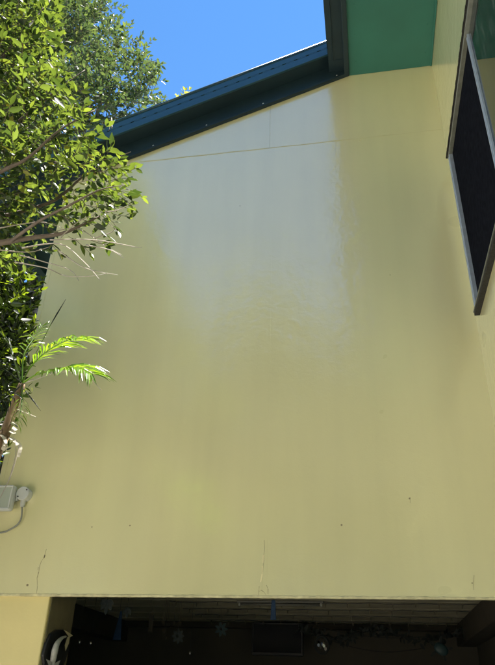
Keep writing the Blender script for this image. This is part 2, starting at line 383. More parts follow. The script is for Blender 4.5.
# raking roof edge over the big wall
XE = -2.78
bt = MB(); bt.sheared(XE+.1, XS, -.026, -.004, .0, .155, rake); bt.sheared(XE+.1, XS, -.034, -.026, .0, .020, rake); bt.build('barge_trim', m_bluedark, house, .003)
MB().sheared(XE+.1, XS-.03, -.128, -.026, .150, .162, rake).build('barge_soffit', m_bluedark, house)
bg_ = MB(); y0, y1 = -.140, -.128; XB = GX0 - .0045
MB().box(GX0-.004, GX1+.004, -.1275, -.027, ZS+.036, ZS+.17).build('gutter_corner', m_bluedark, house)
MB().sheared(XE, XB-.01, -.1355, -.134, .205, .245, rake).build('slot_backing', m_bluedark, house)
bg_.sheared(XE, XB, y0, y1, .150, .220, rake); bg_.sheared(XE, XB, y0, y1, .231, .285, rake)
x = XE
while x < XB - .09:
    bg_.sheared(x, x+.062, y0, y1, .220, .231, rake); x += .086
bg_.sheared(x, XB, y0, y1, .220, .231, rake)
bg_.sheared(XE, XB, y0-.003, y1+.006, .285, .303, rake); bg_.sheared(XE, XB, y0-.003, y0, .150, .160, rake)
bg_.build('barge_gutter', m_blue, house, .002)
MB().tube([(XE, -.141, rake(XE)+.300), (XB, -.141, rake(XB)+.300)], .010, 12).build('gutter_roll', m_blue, house, smooth=True)
MB().sheared(XE+.1, XB, -.126, -.02, .163, .170, rake).build('gutter_floor', m_bluedark, house)
for px, py in ((152,152.5),(206,129.3),(263,106.8),(337,79.5),(110,170)):
    q = at_y(px, py, -.034); z = rake(q.x)+.028
    MB().ball((q.x, -.028, z), .0065, 1, .7, 1, 8, 5).build('screw', m_screw, house, smooth=True)
q = at_x(343.5, 48, XS-.018)
MB().ball((XS-.018, q.y, ZS-.021), .006, 1, 1, .6, 8, 5).build('screw', m_screw, house, smooth=True)
# roofs
MB().sheared(XE+.05, XS+.3, -.125, 6.2, .29, .34, lambda x: ZS-.003+SL*(x-XS)).build('main_roof', m_roof, house)
MB().sheared(GX1-.02, 4.2, -6.1, 6.2, .15, .20, lambda x: ZS+SL*(x-XS)).build('wing_roof', m_roof, house)
# left eave seen past the corner
MB().box(-2.62, XL-.012, .03, 6, rake(XL)-.02, rake(XL)-.008).build('side_soffit', m_eave, house)
MB().box(-2.66, -2.62, -.02, 6, rake(XL)-.06, rake(XL)+.14).build('side_fascia', m_eave, house, .003)
MB().box(-2.78, -2.66, -.02, 6, rake(XL)-.05, rake(XL)-.04).box(-2.784, -2.78, -.02, 6, rake(XL)-.05, rake(XL)+.07).build('side_gutter', m_eave, house)
MB().box(XL, XL+.1, .125, 6, ZC+.26, rake(XL)+.05).build('side_wall', m_wall, house)
# storey floor and the open space under it
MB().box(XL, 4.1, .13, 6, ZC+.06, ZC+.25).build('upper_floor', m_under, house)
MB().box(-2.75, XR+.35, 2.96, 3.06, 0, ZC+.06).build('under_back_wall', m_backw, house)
MB().box(-2.85, -2.75, .32, 3.06, 0, ZC+.06).box(-2.85, XL-.4, .02, .30, 0, ZC+.06).build('under_side_wall', mat('darker_side_sheet', (.03,.026,.018), .9, noise=.3, nscale=5), house)  # left wall sheet has a darker base colour than the back sheet
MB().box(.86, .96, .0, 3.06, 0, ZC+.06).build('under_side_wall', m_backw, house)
MB().box(XL-.4, -1.58, .012, .318, 0, ZC).build('corner_post', m_post, house, .006)
MB().box(-1.5795, -1.574, .030, .314, 0, ZC-.001).build('post_shade_sheet', mat('painted_post_shade', (.17,.145,.08), .8, noise=.25, nscale=9), house)  # thin sheet over the post's inner face, its shade put into the colour
ys = [0.14, .42, .78, 1.15, 1.50, 1.87, 2.25, 2.64, 2.95]
for a, b in zip(ys[:-1], ys[1:]):
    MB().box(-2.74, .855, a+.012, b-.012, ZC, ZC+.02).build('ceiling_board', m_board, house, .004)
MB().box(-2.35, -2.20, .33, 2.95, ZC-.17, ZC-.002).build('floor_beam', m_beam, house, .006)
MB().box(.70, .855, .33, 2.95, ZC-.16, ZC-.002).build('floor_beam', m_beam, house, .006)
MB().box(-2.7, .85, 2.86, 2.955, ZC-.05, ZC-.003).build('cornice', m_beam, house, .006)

# ------------------------------------------------------------------ floodlight, junction box, cable on the wall
fl = at_y(3, 497, -.07)
fx0, fx1, fz0, fz1 = fl.x-.10, at_y(12.5, 497, -.07).x, at_y(5, 510, -.07).z, at_y(5, 485, -.07).z
flood = empty('floodlight', ((fx0+fx1)/2, 0, fz0), 'pale grey square floodlight with glass front at the wall corner', 'floodlight')
MB().box(fx0, fx1, -.070, -.030, fz0, fz1).build('housing', m_grey, flood, .014, segs=4)
fr = MB(); t = .013
fr.box(fx0+.004, fx1-.004, -.078, -.069, fz1-t, fz1-.003).box(fx0+.004, fx1-.004, -.078, -.069, fz0+.003, fz0+t)
fr.box(fx0+.004, fx0+t, -.078, -.069, fz0+t, fz1-t).box(fx1-t, fx1-.004, -.078, -.069, fz0+t, fz1-t)
fr.build('bezel', m_grey, flood, .003)
MB().box(fx0+t, fx1-t, -.0735, -.0705, fz0+t, fz1-t).build('glass', m_lampglass, flood)
MB().box(fx0+.05, fx1-.05, -.03, .0, (fz0+fz1)/2-.02, (fz0+fz1)/2+.02).build('bracket', m_grey, flood)
j = at_y(24, 494, -.03)
jb = empty('junction_box', (j.x, 0, j.z), 'round pale grey junction box with two screws beside the floodlight', 'junction box')
MB().tube([(j.x,.0,j.z),(j.x,-.036,j.z),(j.x,-.040,j.z)], [.036,.036,.035], 28).build('body', m_grey, jb, .002)
MB().tube([(j.x,-.0405,j.z),(j.x,-.047,j.z),(j.x,-.049,j.z)], [.037,.037,.034], 28).build('lid', m_grey, jb)
for sx in (-1, 1):
    MB().tube([(j.x+sx*.022,-.0485,j.z+sx*.018),(j.x+sx*.022,-.0505,j.z+sx*.018)], .0045, 8).build('screw', m_greyd, jb)
MB().tube([(j.x,-.022,j.z-.034),(j.x,-.022,j.z-.058)], [.014,.013], 14).tube([(j.x,-.022,j.z-.058),(j.x,-.022,j.z-.068)], .010, 14).build('conduit_stub', m_grey, jb)
MB().tube([(j.x-.034,-.022,j.z-.022),(j.x-.054,-.022,j.z-.026)], .012, 12).build('side_stub', m_grey, jb)
MB().tube([(j.x-.054,-.024,j.z-.026),(j.x-.068,-.026,j.z-.03)], .010, 12).build('gland', m_greyd, jb)
cp = [(j.x, -.022, j.z-.066)] + [at_y(px, py, yy) for px, py, yy in ((22,512,-.022),(21,519,-.02),(17,525,-.014),(10,529.5,-.010),(4,532,-.010),(-2,532.5,-.010),(-10,531,-.01),(-14,520,-.02),(-12,507,-.035))]
def smooth_path(P, n=6):
    P = [Vector(p) for p in P]; out = []
    for i in range(len(P)-1):
        a, b, c, d = P[max(i-1,0)], P[i], P[i+1], P[min(i+2,len(P)-1)]
        for k in range(n):
            t = k/n; out.append(.5*((2*b)+(c-a)*t+(2*a-5*b+4*c-d)*t*t+(3*b-a-3*c+d)*t**3))
    return out + [P[-1]]
tag(MB().tube(smooth_path(cp), .0048, 8).build('cable', m_cable, smooth=True), 'grey flex cable looping down from the junction box along yellow wall', 'cable')

# ------------------------------------------------------------------ foliage helpers
def leaf_template(kind=0):
    # folded, slightly drooping pointed leaf along +x, unit length
    W = (.23, .26, .20)[kind]; dr = (.10, .04, .18)[kind]
    mid = [(0, 0), (.30, .01), (.65, -.3*dr), (1, -dr)]
    v = [(x, 0, z-.035*(0 < i < 3)) for i, (x, z) in enumerate(mid)]
    v += [(.26, W*.85, .03), (.62, W*.82, .03-.3*dr), (.26, -W*.85, .03), (.62, -W*.82, .03-.3*dr)]
    f = [(0,1,4), (1,2,5,4), (2,3,5), (0,6,1), (1,6,7,2), (2,7,3)]
    return np.array(v, float), f
def blade_template():
    v = [(0,0,0),(.35,0,.0),(.72,0,-.11),(1,0,-.32),(.35,.042,.02),(.72,.036,-.09),(.35,-.042,.02),(.72,-.036,-.09)]
    f = [(0,1,4), (1,2,5,4), (2,3,5), (0,6,1), (1,6,7,2), (2,7,3)]
    return np.array(v, float), f
def unit(v):
    n = np.linalg.norm(v); return v / n if n > 1e-9 else np.array((0, 0, 1.))
def frame(d, nrm):
    x = unit(d); y = unit(np.cross(nrm, x)); z = np.cross(x, y)
    return np.stack((x, y, z), 1)
def mass(name, m, xf, tmpl, parent):         # many leaves in one mesh
    tv, tf = tmpl; n = len(xf); nv = len(tv)
    V = np.empty((n, nv, 3))
    for i, (p, R, s) in enumerate(xf): V[i] = (tv * s) @ R.T + p
    me = bpy.data.meshes.new(name)
    fl_ = [np.array(f) for f in tf]; ls = np.array([len(f) for f in fl_]); loops = np.concatenate(fl_)
    al = (loops[None, :] + (np.arange(n) * nv)[:, None]).ravel()
    tot = np.tile(ls, n); st_ = np.concatenate(([0], np.cumsum(tot)[:-1]))
    me.vertices.add(n*nv); me.vertices.foreach_set('co', V.ravel())
    me.loops.add(len(al)); me.loops.foreach_set('vertex_index', al.astype(np.int32))
    me.polygons.add(len(tot)); me.polygons.foreach_set('loop_start', st_.astype(np.int32)); me.polygons.foreach_set('loop_total', tot.astype(np.int32))
    me.polygons.foreach_set('use_smooth', [True]*len(tot)); me.update(calc_edges=True); me.validate(); me.materials.append(m)
    o = bpy.data.objects.new(name, me); C.objects.link(o); o['kind'] = 'stuff'
    o.parent = parent; o.matrix_parent_inverse = parent.matrix_basis.inverted()
    return o
LEAFM = []
for k in range(3):
    tv, tf = leaf_template(k); me = bpy.data.meshes.new('leaf'); me.from_pydata([tuple(v) for v in tv], [], tf); me.polygons.foreach_set('use_smooth', [True]*len(tf)); LEAFM.append(me)
def single(name, me, p, R, s, parent):
    o = bpy.data.objects.new(name, me); C.objects.link(o); o.parent = parent
    mw = Matrix([[*(R[i] * s), p[i]] for i in range(3)] + [[0, 0, 0, 1]])
    o.matrix_parent_inverse = parent.matrix_basis.inverted(); o.matrix_basis = mw
    return o
rnd = np.random.default_rng(11)
def twig_leaves(p0, d, length, n, L, out, up=(0, 0, 1), spread=.9, tw=None, tr=.0016):
    """alternate leaves along a curving twig"""
    d = unit(d); p = np.array(p0, float); pts = [p.copy()]
    side = unit(np.cross(d, unit(np.array(up) + rnd.normal(0, .3, 3))))
    step = length / n
    for i in range(n):
        d = unit(d + rnd.normal(0, .12, 3) + np.array((0, 0, -.02)))
        p = p + d * step; pts.append(p.copy())
        sg = 1 if i % 2 else -1
        ax = unit(d * (.45 + .4 * i / n) + side * sg * spread * (.6 + .6 * rnd.random()) + rnd.normal(0, .28, 3))
        nm = unit(np.array(up) + rnd.normal(0, .75, 3))
        out.append((p.copy(), frame(ax, nm), L * (.65 + .55 * rnd.random())))
    out.append((p.copy(), frame(d, unit(np.array(up) + rnd.normal(0, .4, 3))), L * (.6 + .4 * rnd.random())))
    if tw is not None: tw.tube([Vector(q) for q in pts[::2] + ([pts[-1]] if len(pts) % 2 == 0 else [])], tr, 3, False)
def in_ellipsoids(EL):
    wts = np.array([a[1][0]*a[1][1]*a[1][2] for a in EL]); k = rnd.choice(len(EL), p=wts/wts.sum())
    c, r = EL[k]; u = unit(rnd.normal(0, 1, 3)) * rnd.random() ** .38
    return np.array(c) + u * np.array(r), unit(u * np.array(r) + 1e-6)
def screen(p):
    q = Vector(p) - Vector((0, -D, E)); c = Vector((q.dot(right), -q.dot(up), q.dot(fwd)))
    return (CX + F*c.x/c.z, CY + F*c.y/c.z, c.z) if c.z > .05 else (-9e3, -9e3, 1)

# ------------------------------------------------------------------ near tree: leafy bough reaching in from the left
near = empty('broadleaf_tree', (-2.55, -1.35, 0), 'sunlit broadleaf tree with bright green leafy bough hanging before the wall at left', 'tree')
def pt(px, py, y): return at_y(px, py, y)
tk = MB()
tk.tube(smooth_path([(-2.55,-1.35,-.1),(-2.5,-1.36,1.2),(-2.38,-1.33,2.4),(-2.25,-1.3,3.4),(-2.1,-1.25,4.6)]), list(np.linspace(.085,.03,25)), 10)
tk.build('trunk', m_bark, near, smooth=True)
limbs = []
def limb(pts, r0, r1, n=6, m=m_bark, name='limb'):
    P = smooth_path(pts, 5); limbs.append(P)
    return MB().tube(P, list(np.linspace(r0, r1, len(P))), n).build(name, m, near, smooth=True)
B = lambda px, py, y=-1.3: pt(px, py, y)
limb([(-2.36,-1.33,2.55), B(-40,250), B(0,243), B(30,238), B(60,234), B(80,226), B(100,216,-1.25)], .020, .003)
limb([(-2.34,-1.3,2.7), B(-30,225,-1.2), B(10,215,-1.15), B(55,200,-1.1), B(85,175,-1.1), B(118,158,-1.1), B(131,152,-1.1)], .014, .0015)
limb([B(10,242), B(38,222,-1.4), B(70,205,-1.45), B(100,190,-1.45), B(125,185,-1.4)], .008, .0012)
limb([(-2.25,-1.3,3.2), B(-20,150,-1.25), B(20,120,-1.2), B(55,92,-1.2), B(85,70,-1.15)], .012, .002)
limb([(-2.2,-1.3,3.6), B(-10,70,-1.3), B(25,30,-1.3), B(50,0,-1.25)], .016, .004)
limb([(-2.3,-1.3,3.0), B(-20,185,-1.5), B(25,160,-1.55), B(60,130,-1.55), B(95,110,-1.5)], .011, .002)
# bare dry sticks
for pts in ([(40,238),(75,228),(105,246),(122,255)], [(22,248),(60,244),(84,262),(100,280)], [(50,240),(95,240),(135,247),(142,247)],
            [(15,262),(46,268),(66,276),(92,276),(108,273)], [(20,255),(45,262),(70,270),(79,281)], [(58,250),(85,268),(118,275)],
            [(105,212),(118,210),(133,203)], [(95,238),(112,232),(116,225)], [(60,238),(78,222),(96,214)], [(86,245),(110,250),(124,258)],
            [(0,250),(30,252),(52,246)], [(0,228),(40,222),(62,228)], [(112,128),(111.5,118),(109,131)]):
    yy = -1.3 + random.uniform(-.12, .15)
    limb([B(px, py, yy + random.uniform(-.04, .04)) for px, py in pts], .0030, .0009, 5, m_twig, 'dry_stick')
xf = []; tw = MB()
ENV = [((B(30,60)), (.22,.28,.22)), ((B(0,120)), (.30,.30,.28)), ((B(50,130)), (.22,.26,.20)), ((B(78,170)), (.17,.22,.15)),
       ((B(20,185)), (.26,.28,.16)), ((B(95,185)), (.13,.18,.10)), ((B(-50,80)), (.35,.4,.5)), ((B(10,20)), (.28,.3,.3)), ((B(-60,200)), (.35,.4,.3)),
       ((B(-70,-60)), (.6,.55,.5)), ((-2.3,-1.2,5.2), (.6,.6,.4))]
ENVB = [((-4.3,-3.0,6.0),(.9,1.5,2.0)), ((-3.6,-2.2,4.2),(.8,1.0,1.0)), ((-4.2,-4.4,5.2),(1.0,1.2,1.8))]  # unseen crown added left of the camera to cut the wall's sheen
for i in range(1250):
    twig_leaves(*in_ellipsoids(ENVB), .3, 8, .11, xf)
for i in range(2600):
    p, d = in_ellipsoids(ENV)
    s = screen(p)
    if s[0] > np.interp(s[1], (0,60,100,130,155,200,235,260), (44,48,58,74,104,116,108,90)): continue      # keep the sky gap and the rear crown clear
    dd = unit(d * .6 + np.array((.55, .05, .25)) + rnd.normal(0, .4, 3))
    twig_leaves(p, dd, .10 + .07*rnd.random(), rnd.integers(5, 9), .040+.022*rnd.random(), xf, tw=tw, tr=.0012)
# twigs on the silhouette, reaching over the wall and the roof edge
for px, py, dx, dy, n in ((114,160,8,-4,6),(98,154,14,2,7),(108,172,12,2,8),(112,190,10,2,6),(98,205,12,4,7),(120,205,8,1,5),(100,222,10,10,6),(82,236,8,12,5),
                          (60,240,8,14,5),(112,216,6,10,4),(78,128,10,-3,7),(70,112,8,2,7),(62,100,8,-4,6),(120,182,7,-3,5),(100,165,9,-8,7),(88,190,10,4,7),(70,215,9,8,6),(104,240,4,10,3)):
    a = np.array(B(px-14, py, -1.28+rnd.normal(0,.06))); b = np.array(B(px+dx-2, py+dy, -1.28+rnd.normal(0,.06)))
    twig_leaves(a, b-a, np.linalg.norm(b-a), n, .053, xf, tw=tw, tr=.0013)
tw.build('twigs', m_bark, near)['kind'] = 'stuff'
vis = [(k, screen(x_[0])) for k, x_ in enumerate(xf)]
onscr = sorted([k for k, s in vis if -5 < s[0] < 170 and -5 < s[1] < 320], key=lambda k: vis[k][1][2] - .004*vis[k][1][0])
pick = set(onscr[:300])
for k in pick:
    p, R, s = xf[k]; me = LEAFM[k % 3]
    if not me.materials: me.materials.append(m_leaf)
    single('leaf', me, p, R, s, near)
rest = [x_ for k, x_ in enumerate(xf) if k not in pick]
mass('foliage', m_leaf, rest[0::2], leaf_template(0), near); mass('foliage', m_leaf, rest[1::2], leaf_template(2), near)

# ------------------------------------------------------------------ rear tree, taller, beyond the roof
rt = (-4.3, 3.1, 0)
rear = empty('tall_tree', rt, 'tall dense grey-green tree rising behind the dark blue roof edge', 'tree')
tk = MB(); tk.tube(smooth_path([(-4.3,3.1,-.1),(-4.25,3.1,2.5),(-4.1,3.05,5),(-3.9,3.0,7.4),(-3.8,3,9.5)]), list(np.linspace(.22,.05,25)), 10)
for q in ((-2.9,2.9,8.6),(-3.3,2.6,9.6),(-5.2,3.5,8),(-3.6,2.2,7.2),(-4.6,2.4,9.0),(-3.1,3.5,7.8)):
    tk.tube(smooth_path([(-4.1,3.05,5.2),((q[0]-4.0)/2,(q[1]+3.0)/2,(q[2]+6.0)/2+.2),q]), list(np.linspace(.07,.012,11)), 7)
tk.build('trunk', m_bark, rear, smooth=True)
def Rr(px, py, y): return at_y(px, py, y)
ENV2 = [(Rr(120,70,2.8), (.42,.6,.38)), (Rr(90,30,2.9), (.45,.6,.42)), (Rr(140,90,2.8), (.28,.4,.26)), (Rr(50,60,2.7), (.75,.8,.7)), (Rr(40,0,2.8), (.8,.9,.8)),
        (Rr(85,110,2.6), (.6,.7,.5)), (Rr(-20,100,2.8), (.9,1,1.2)), (Rr(20,200,2.6), (.8,.8,1.0)), (Rr(-10,-70,3), (1.0,1,.9)), (Rr(-60,280,2.6), (.8,.8,1.2)), (Rr(110,120,2.6), (.45,.5,.35)), (Rr(151,98,2.8), (.2,.3,.18))]
x2 = []; tw = MB()
for i in range(6500):
    p, d = in_ellipsoids(ENV2)
    dd = unit(d * .8 + np.array((.2, -.1, .4)) + rnd.normal(0, .4, 3))
    twig_leaves(p, dd, .22 + .1*rnd.random(), rnd.integers(6, 10), .085, x2, tw=tw, tr=.003)
for px, py, dx, dy in ((120,20,8,-10),(130,30,10,-8),(140,45,8,-6),(128,12,2,-10),(142,58,6,-4),(150,72,5,-6),(156,80,4,-4),(100,4,4,-12),(148,38,0,-8),(112,8,4,-8)):
    a = np.array(Rr(px-10, py+8, 2.8)); b = np.array(Rr(px+dx-4, py+dy+4, 2.8)); twig_leaves(a, b-a, np.linalg.norm(b-a), 9, .085, x2, tw=tw, tr=.003)
tw.build('twigs', m_bark, rear)['kind'] = 'stuff'
mass('foliage', m_leaf2, x2[0::2], leaf_template(0), rear); mass('foliage', m_leaf2, x2[1::2], leaf_template(1), rear)
# added row of unseen trees behind the camera, cutting the wall's sky reflection
sp = empty('added_tree', (0, 0, 0), 'added tree', 'tree', 'added trees behind the camera')
MB().tube([(0,0,-.1),(.1,0,4),(0,.1,9)], [.2,.14,.03], 8).build('trunk', m_bark, sp, smooth=True)
xq = []
for i in range(1500):
    p, d = in_ellipsoids([((0,0,3.0),(1.9,1.5,3.0)), ((.2,0,6.5),(1.7,1.4,2.4)), ((-.1,0,8.6),(1.1,1.0,1.4))])
    twig_leaves(p, d, .5, 6, .30, xq)
mass('foliage', m_leaf2, xq, leaf_template(1), sp)
for k, (x_, y_, h_, rz, lb) in enumerate(((-9.6,-11,10.6,.3,'leftmost of the added trees behind the photographer'), (-6.9,-11.4,10.6,1.5,'second from left of the added trees behind the photographer'),
        (-2.3,-11,11.2,2.6,'tallest middle one of the added trees behind the photographer'), (-4.5,-12.2,7.6,4.1,'lowest of the added trees behind the photographer, left of the tallest'), (.5,-11.6,9.9,5.0,'second from right of the added trees behind the photographer'), (4.2,-11,10.6,5.9,'rightmost of the added trees behind the photographer'))):
    r2 = sp if k == 0 else sp.copy()
    if k: C.objects.link(r2)
    r2.location = (x_, y_, 0); r2.rotation_euler.z = rz; r2.scale = (1.1, 1.0, h_/10); r2['label'] = lb
    if k:
        for ch in list(sp.children):
            c2 = ch.copy(); C.objects.link(c2); c2.parent = r2
# a young shoot that just clears the roof edge
sh = Rr(184, 98, 3.0)
shoot = empty('slender_sapling', (sh.x, sh.y, 0), 'yellow-tipped sapling shoot just peeping over the dark blue roof edge', 'sapling')
sx = []; tw = MB(); tw.tube([(sh.x-.25, 3.4, 0), (sh.x-.1, 3.2, 4.5), sh], [.03,.02,.006], 6)
shoot.location = (sh.x-.25, 3.4, 0)
for a_ in range(9):
    twig_leaves(np.array(sh)+rnd.normal(0,.05,3)+np.array((0,0,-.12)), np.array((rnd.normal(0,.5),rnd.normal(0,.3),1)), .16, 4, .08, sx, tw=tw)
tw.build('stem', m_bark, shoot)
m_ylw = leaf_mat('young_leaf', (.12,.2,.03), (.35,.36,.04), (.5,.5,.04), .35)
mass('foliage', m_ylw, sx, leaf_template(0), shoot)

# ------------------------------------------------------------------ shrub beside the house corner, shade and dapples in its leaf colour
shr = empty('shade_shrub', (-2.45, 0.2, 0), 'dark shrub with narrow leaves in painted dapples tucked beside the left wall corner', 'shrub')
tk = MB()
for k in range(7):
    a = (random.uniform(-2.6,-2.3), random.uniform(-.1,.5), 0)
    tk.tube(smooth_path([a, (a[0]+random.uniform(-.1,.1), a[1]+.05, 1.6), (a[0]+random.uniform(-.25,.3), a[1]+random.uniform(-.2,.2), random.uniform(2.8,4))]), list(np.linspace(.022,.006,11)), 6)
tk.build('stems', m_bark, shr, smooth=True)
xs_ = []
ENV3 = [((-2.5,.25,3.7),(.42,.5,.6)), ((-2.55,.1,2.9),(.40,.5,.7)), ((-2.6,.0,2.0),(.4,.4,.7)), ((-2.9,.6,4.2),(.5,.7,.5)), ((-2.35,.5,3.3),(.28,.5,.7)), ((-2.3,-.25,2.75),(.20,.3,.45)), ((-2.25,-.2,3.35),(.22,.35,.4)), ((-3.0,.9,3.0),(.8,.6,1.6)), ((-2.6,.3,1.6),(.5,.5,1.2)), ((-2.2,-.15,2.3),(.12,.3,.6)), ((-2.4,.6,2.4),(.35,.5,.8))]
ENV4 = [(at_y(2,310,-.55),(.16,.2,.16)), (at_y(6,345,-.6),(.13,.2,.18)), (at_y(-6,390,-.6),(.13,.2,.2)), (at_y(-14,440,-.6),(.12,.2,.2)), (at_y(18,295,-.45),(.12,.2,.12)), (at_y(-30,350,-.6),(.2,.3,.5))]
xv = []
for i in range(620):
    p, d = in_ellipsoids(ENV4)
    if screen(p)[0] > min(30, 36-.24*max(0, screen(p)[1]-310)): continue
    twig_leaves(p, unit(np.array((.25,-.1,.9))+rnd.normal(0,.35,3)), .10, 6, .035+.03*rnd.random(), xv)
for i in range(3300):
    p, d = in_ellipsoids(ENV3)
    if p[0] > XL-.05 and p[1] > -.2: continue
    s = screen(p)
    if s[0] > min(34, 40-.23*max(0, s[1]-300)): continue
    twig_leaves(p, unit(d*.5+np.array((.1,-.2,.5))+rnd.normal(0,.4,3)), .16, 7, .075, xs_)
mass('foliage', m_shrub, xs_ + xv, leaf_template(2), shr)

# ------------------------------------------------------------------ palm with two lit fronds over the wall
PY = -1.0
palm = empty('young_palm', (-1.85, PY, 0), 'young palm with bright lit feathery fronds and bleached dry leaves before the wall', 'palm')
cr_ = pt(22, 384, PY)
MB().tube(smooth_path([(-1.85,PY,-.05),(-1.72,PY,1.0),pt(-12,470,PY),pt(4,436,PY),pt(13,410,PY),cr_]), list(np.linspace(.035,.014,26)), 9).build('stem', m_palmstem, palm, smooth=True)
bt_v, bt_f = blade_template(); BLM = bpy.data.meshes.new('leaflet'); BLM.from_pydata([tuple(v) for v in bt_v], [], bt_f); BLM.materials.append(m_palm)
BLD = bpy.data.meshes.new('leaflet'); BLD.from_pydata([tuple(v) for v in bt_v], [], bt_f); BLD.materials.append(m_dry)
BLS = bpy.data.meshes.new('leaflet'); BLS.from_pydata([tuple(v) for v in bt_v], [], bt_f); BLS.materials.append(m_shrub)  # dark frond leaflets with the same painted shade and dapples
def frond(pts, n, L, up=(0, -.3, 1), sides=(1, -1), me=BLM, start=.3, rad=.0035, droop=.0, fwdb=.75, m=m_palm):
    P = smooth_path(pts, 8); root = MB().tube(P, list(np.linspace(rad, .001, len(P))), 5).build('frond', m, palm, smooth=True)
    upv = np.array(up, float)
    for i in range(n):
        t = start + (1-start)*(i+.5)/n; k = min(int(t*(len(P)-1)), len(P)-2)
        a, b = np.array(P[k]), np.array(P[k+1]); d = unit(b-a); p = a + (b-a)*(t*(len(P)-1)-k)
        for sg in sides:
            sd_ = unit(np.cross(upv, d))*sg
            ax = unit(d*(fwdb+.5*t) + sd_*.9 + upv*.15 + rnd.normal(0,.07,3) + np.array((0,0,-droop)))
            o = single('leaflet', me, p, frame(ax, unit(upv+rnd.normal(0,.35,3))), L*(1.1-.45*abs(t-.55)*1.6)*(.85+.3*rnd.random()), root)
    return root
Q = lambda px, py, y=PY: pt(px, py, y)
frond([cr_, Q(30,368), Q(46,352,PY-.03), Q(66,341,PY-.06), Q(82,338,PY-.08)], 20, .125, up=(.1,-.45,1), droop=.15)
frond([cr_, Q(36,375,PY-.04), Q(58,370,PY-.10), Q(78,368,PY-.14), Q(92,374,PY-.16)], 24, .115, up=(.15,-.6,.85))
frond([cr_, Q(24,355), Q(34,338,PY+.05), Q(42,326,PY+.08)], 11, .07, up=(0,-.8,.5))
frond([cr_, Q(14,360,PY-.05), Q(8,342,PY-.08), Q(-2,330,PY-.1)], 11, .07, me=BLS, m=m_shrub)
frond([cr_, Q(8,372,PY-.12), Q(-14,362,PY-.2), Q(-40,370,PY-.3)], 12, .12, me=BLS, m=m_shrub)
frond([cr_, Q(14,392,PY-.1), Q(0,402,PY-.2), Q(-16,420,PY-.25)], 10, .09, me=BLS, m=m_shrub)
frond([cr_, Q(22,398,PY-.04), Q(21,410,PY-.06), Q(17,424,PY-.08)], 9, .055)
frond([cr_, Q(34,380,PY-.05), Q(60,371+1,PY-.1), Q(86,376,PY-.13), Q(101,390,PY-.14)], 12, .018, me=BLD, m=m_twig, rad=.0018, sides=(1,))
frond([Q(14,408), Q(24,412), Q(36,417)], 6, .02, me=BLD, m=m_dry, rad=.0012, sides=(1,))
def spear(pts, w_):
    P = [Vector(q) for q in pts]; b = MB(); n = len(P); ww = [w_*math.sin(math.pi*min(.98, .12+.86*i/(n-1))) for i in range(n)]
    b.tube(P, [max(.0006, x_) for x_ in ww], 4); return b.build('spear_leaf', m_dleaf, palm)
spear([Q(50,326,PY), Q(57,314,PY), Q(66,299,PY)], .0032)
MB().tube(smooth_path([cr_, Q(34,357), Q(44,338), Q(51,324)]), .0016, 5).build('spear_stalk', m_palm, palm)
spear([Q(23,388), Q(32,399), Q(41,411)], .0036)
spear([Q(12,420), Q(15,424), Q(18,427)], .003)
for k, (pts, w_) in enumerate(([[(0,424),(8,426),(16,430)], .010], [[(2,431),(9,430),(15,434)], .009], [[(0,421),(10,422),(15,425)], .006], [[(9,437),(14,440),(20,447),(18,457)], .008],
                              [[(4,441),(5,446),(2,450)], .010], [[(0,434),(4,438),(6,443)], .006])):
    P = smooth_path([Q(px, py, PY-.03*k/5) for px, py in pts], 4); b = MB()
    for i in range(len(P)-1):
        u = i/(len(P)-1); n = Vector((-(P[i+1]-P[i]).z, .35*w_, (P[i+1]-P[i]).x)).normalized()*w_*(.35+.6*math.sin(math.pi*u))
        b.add([P[i]-n, P[i+1]-n, P[i+1]+n+Vector((0,.004,0)), P[i]+n+Vector((0,.004,0))], [(0,1,2,3)])
    b.build('dry_leaf', m_dry, palm)
for pts in ([(15,440),(16,452),(12,470),(8,482),(-2,502)], [(19,447),(16,460),(10,478),(3,492)]):
    MB().tube(smooth_path([Q(px, py, PY-.02) for px, py in pts]), .0016, 5).build('hanging_strand', m_twig, palm)

# ------------------------------------------------------------------ things under the house
U = lambda px, py, y: at_y(px, py, y)
def hang(p, top=None):      # fine thread up to the ceiling
    return MB().tube([p, (p.x, p.y, top or ZC-.002)], .0012, 4)
# television
a, b = U(252,622,2.70), U(303,656,2.70)
tv = empty('television', ((a.x+b.x)/2, 2.70, b.z), 'black flat television hanging on the back wall under the house', 'television')
MB().box(a.x, b.x, 2.70, 2.76, b.z, a.z).build('case', m_black, tv, .006)
MB().box(a.x+.015, b.x-.015, 2.697, 2.701, b.z+.02, a.z-.015).build('screen', mat('tv_screen', (.008,.009,.012), .15), tv)
MB().box((a.x+b.x)/2-.05, (a.x+b.x)/2+.05, 2.761, 2.958, (a.z+b.z)/2-.05, (a.z+b.z)/2+.05).build('bracket', m_black, tv)
# fluorescent batten
a, b = at_z(236,604.0,ZC-.03), at_z(324,606.5,ZC-.03)
yb = (a.y+b.y)/2
lamp = empty('batten_light', ((a.x+b.x)/2, yb, ZC-.06), 'unlit white tube light batten on the ceiling under the house', 'light')
MB().box(a.x, b.x, yb-.02, yb+.02, ZC-.016, ZC-.001).build('base', m_dim, lamp, .004)
MB().tube([(a.x+.03, yb, ZC-.026), (b.x-.03, yb, ZC-.026)], .008, 10).build('tube', m_dim, lamp, smooth=True)
for xx in (a.x+.012, b.x-.022): MB().box(xx, xx+.012, yb-.012, yb+.012, ZC-.036, ZC-.0165).build('end_cap', m_cable, lamp)
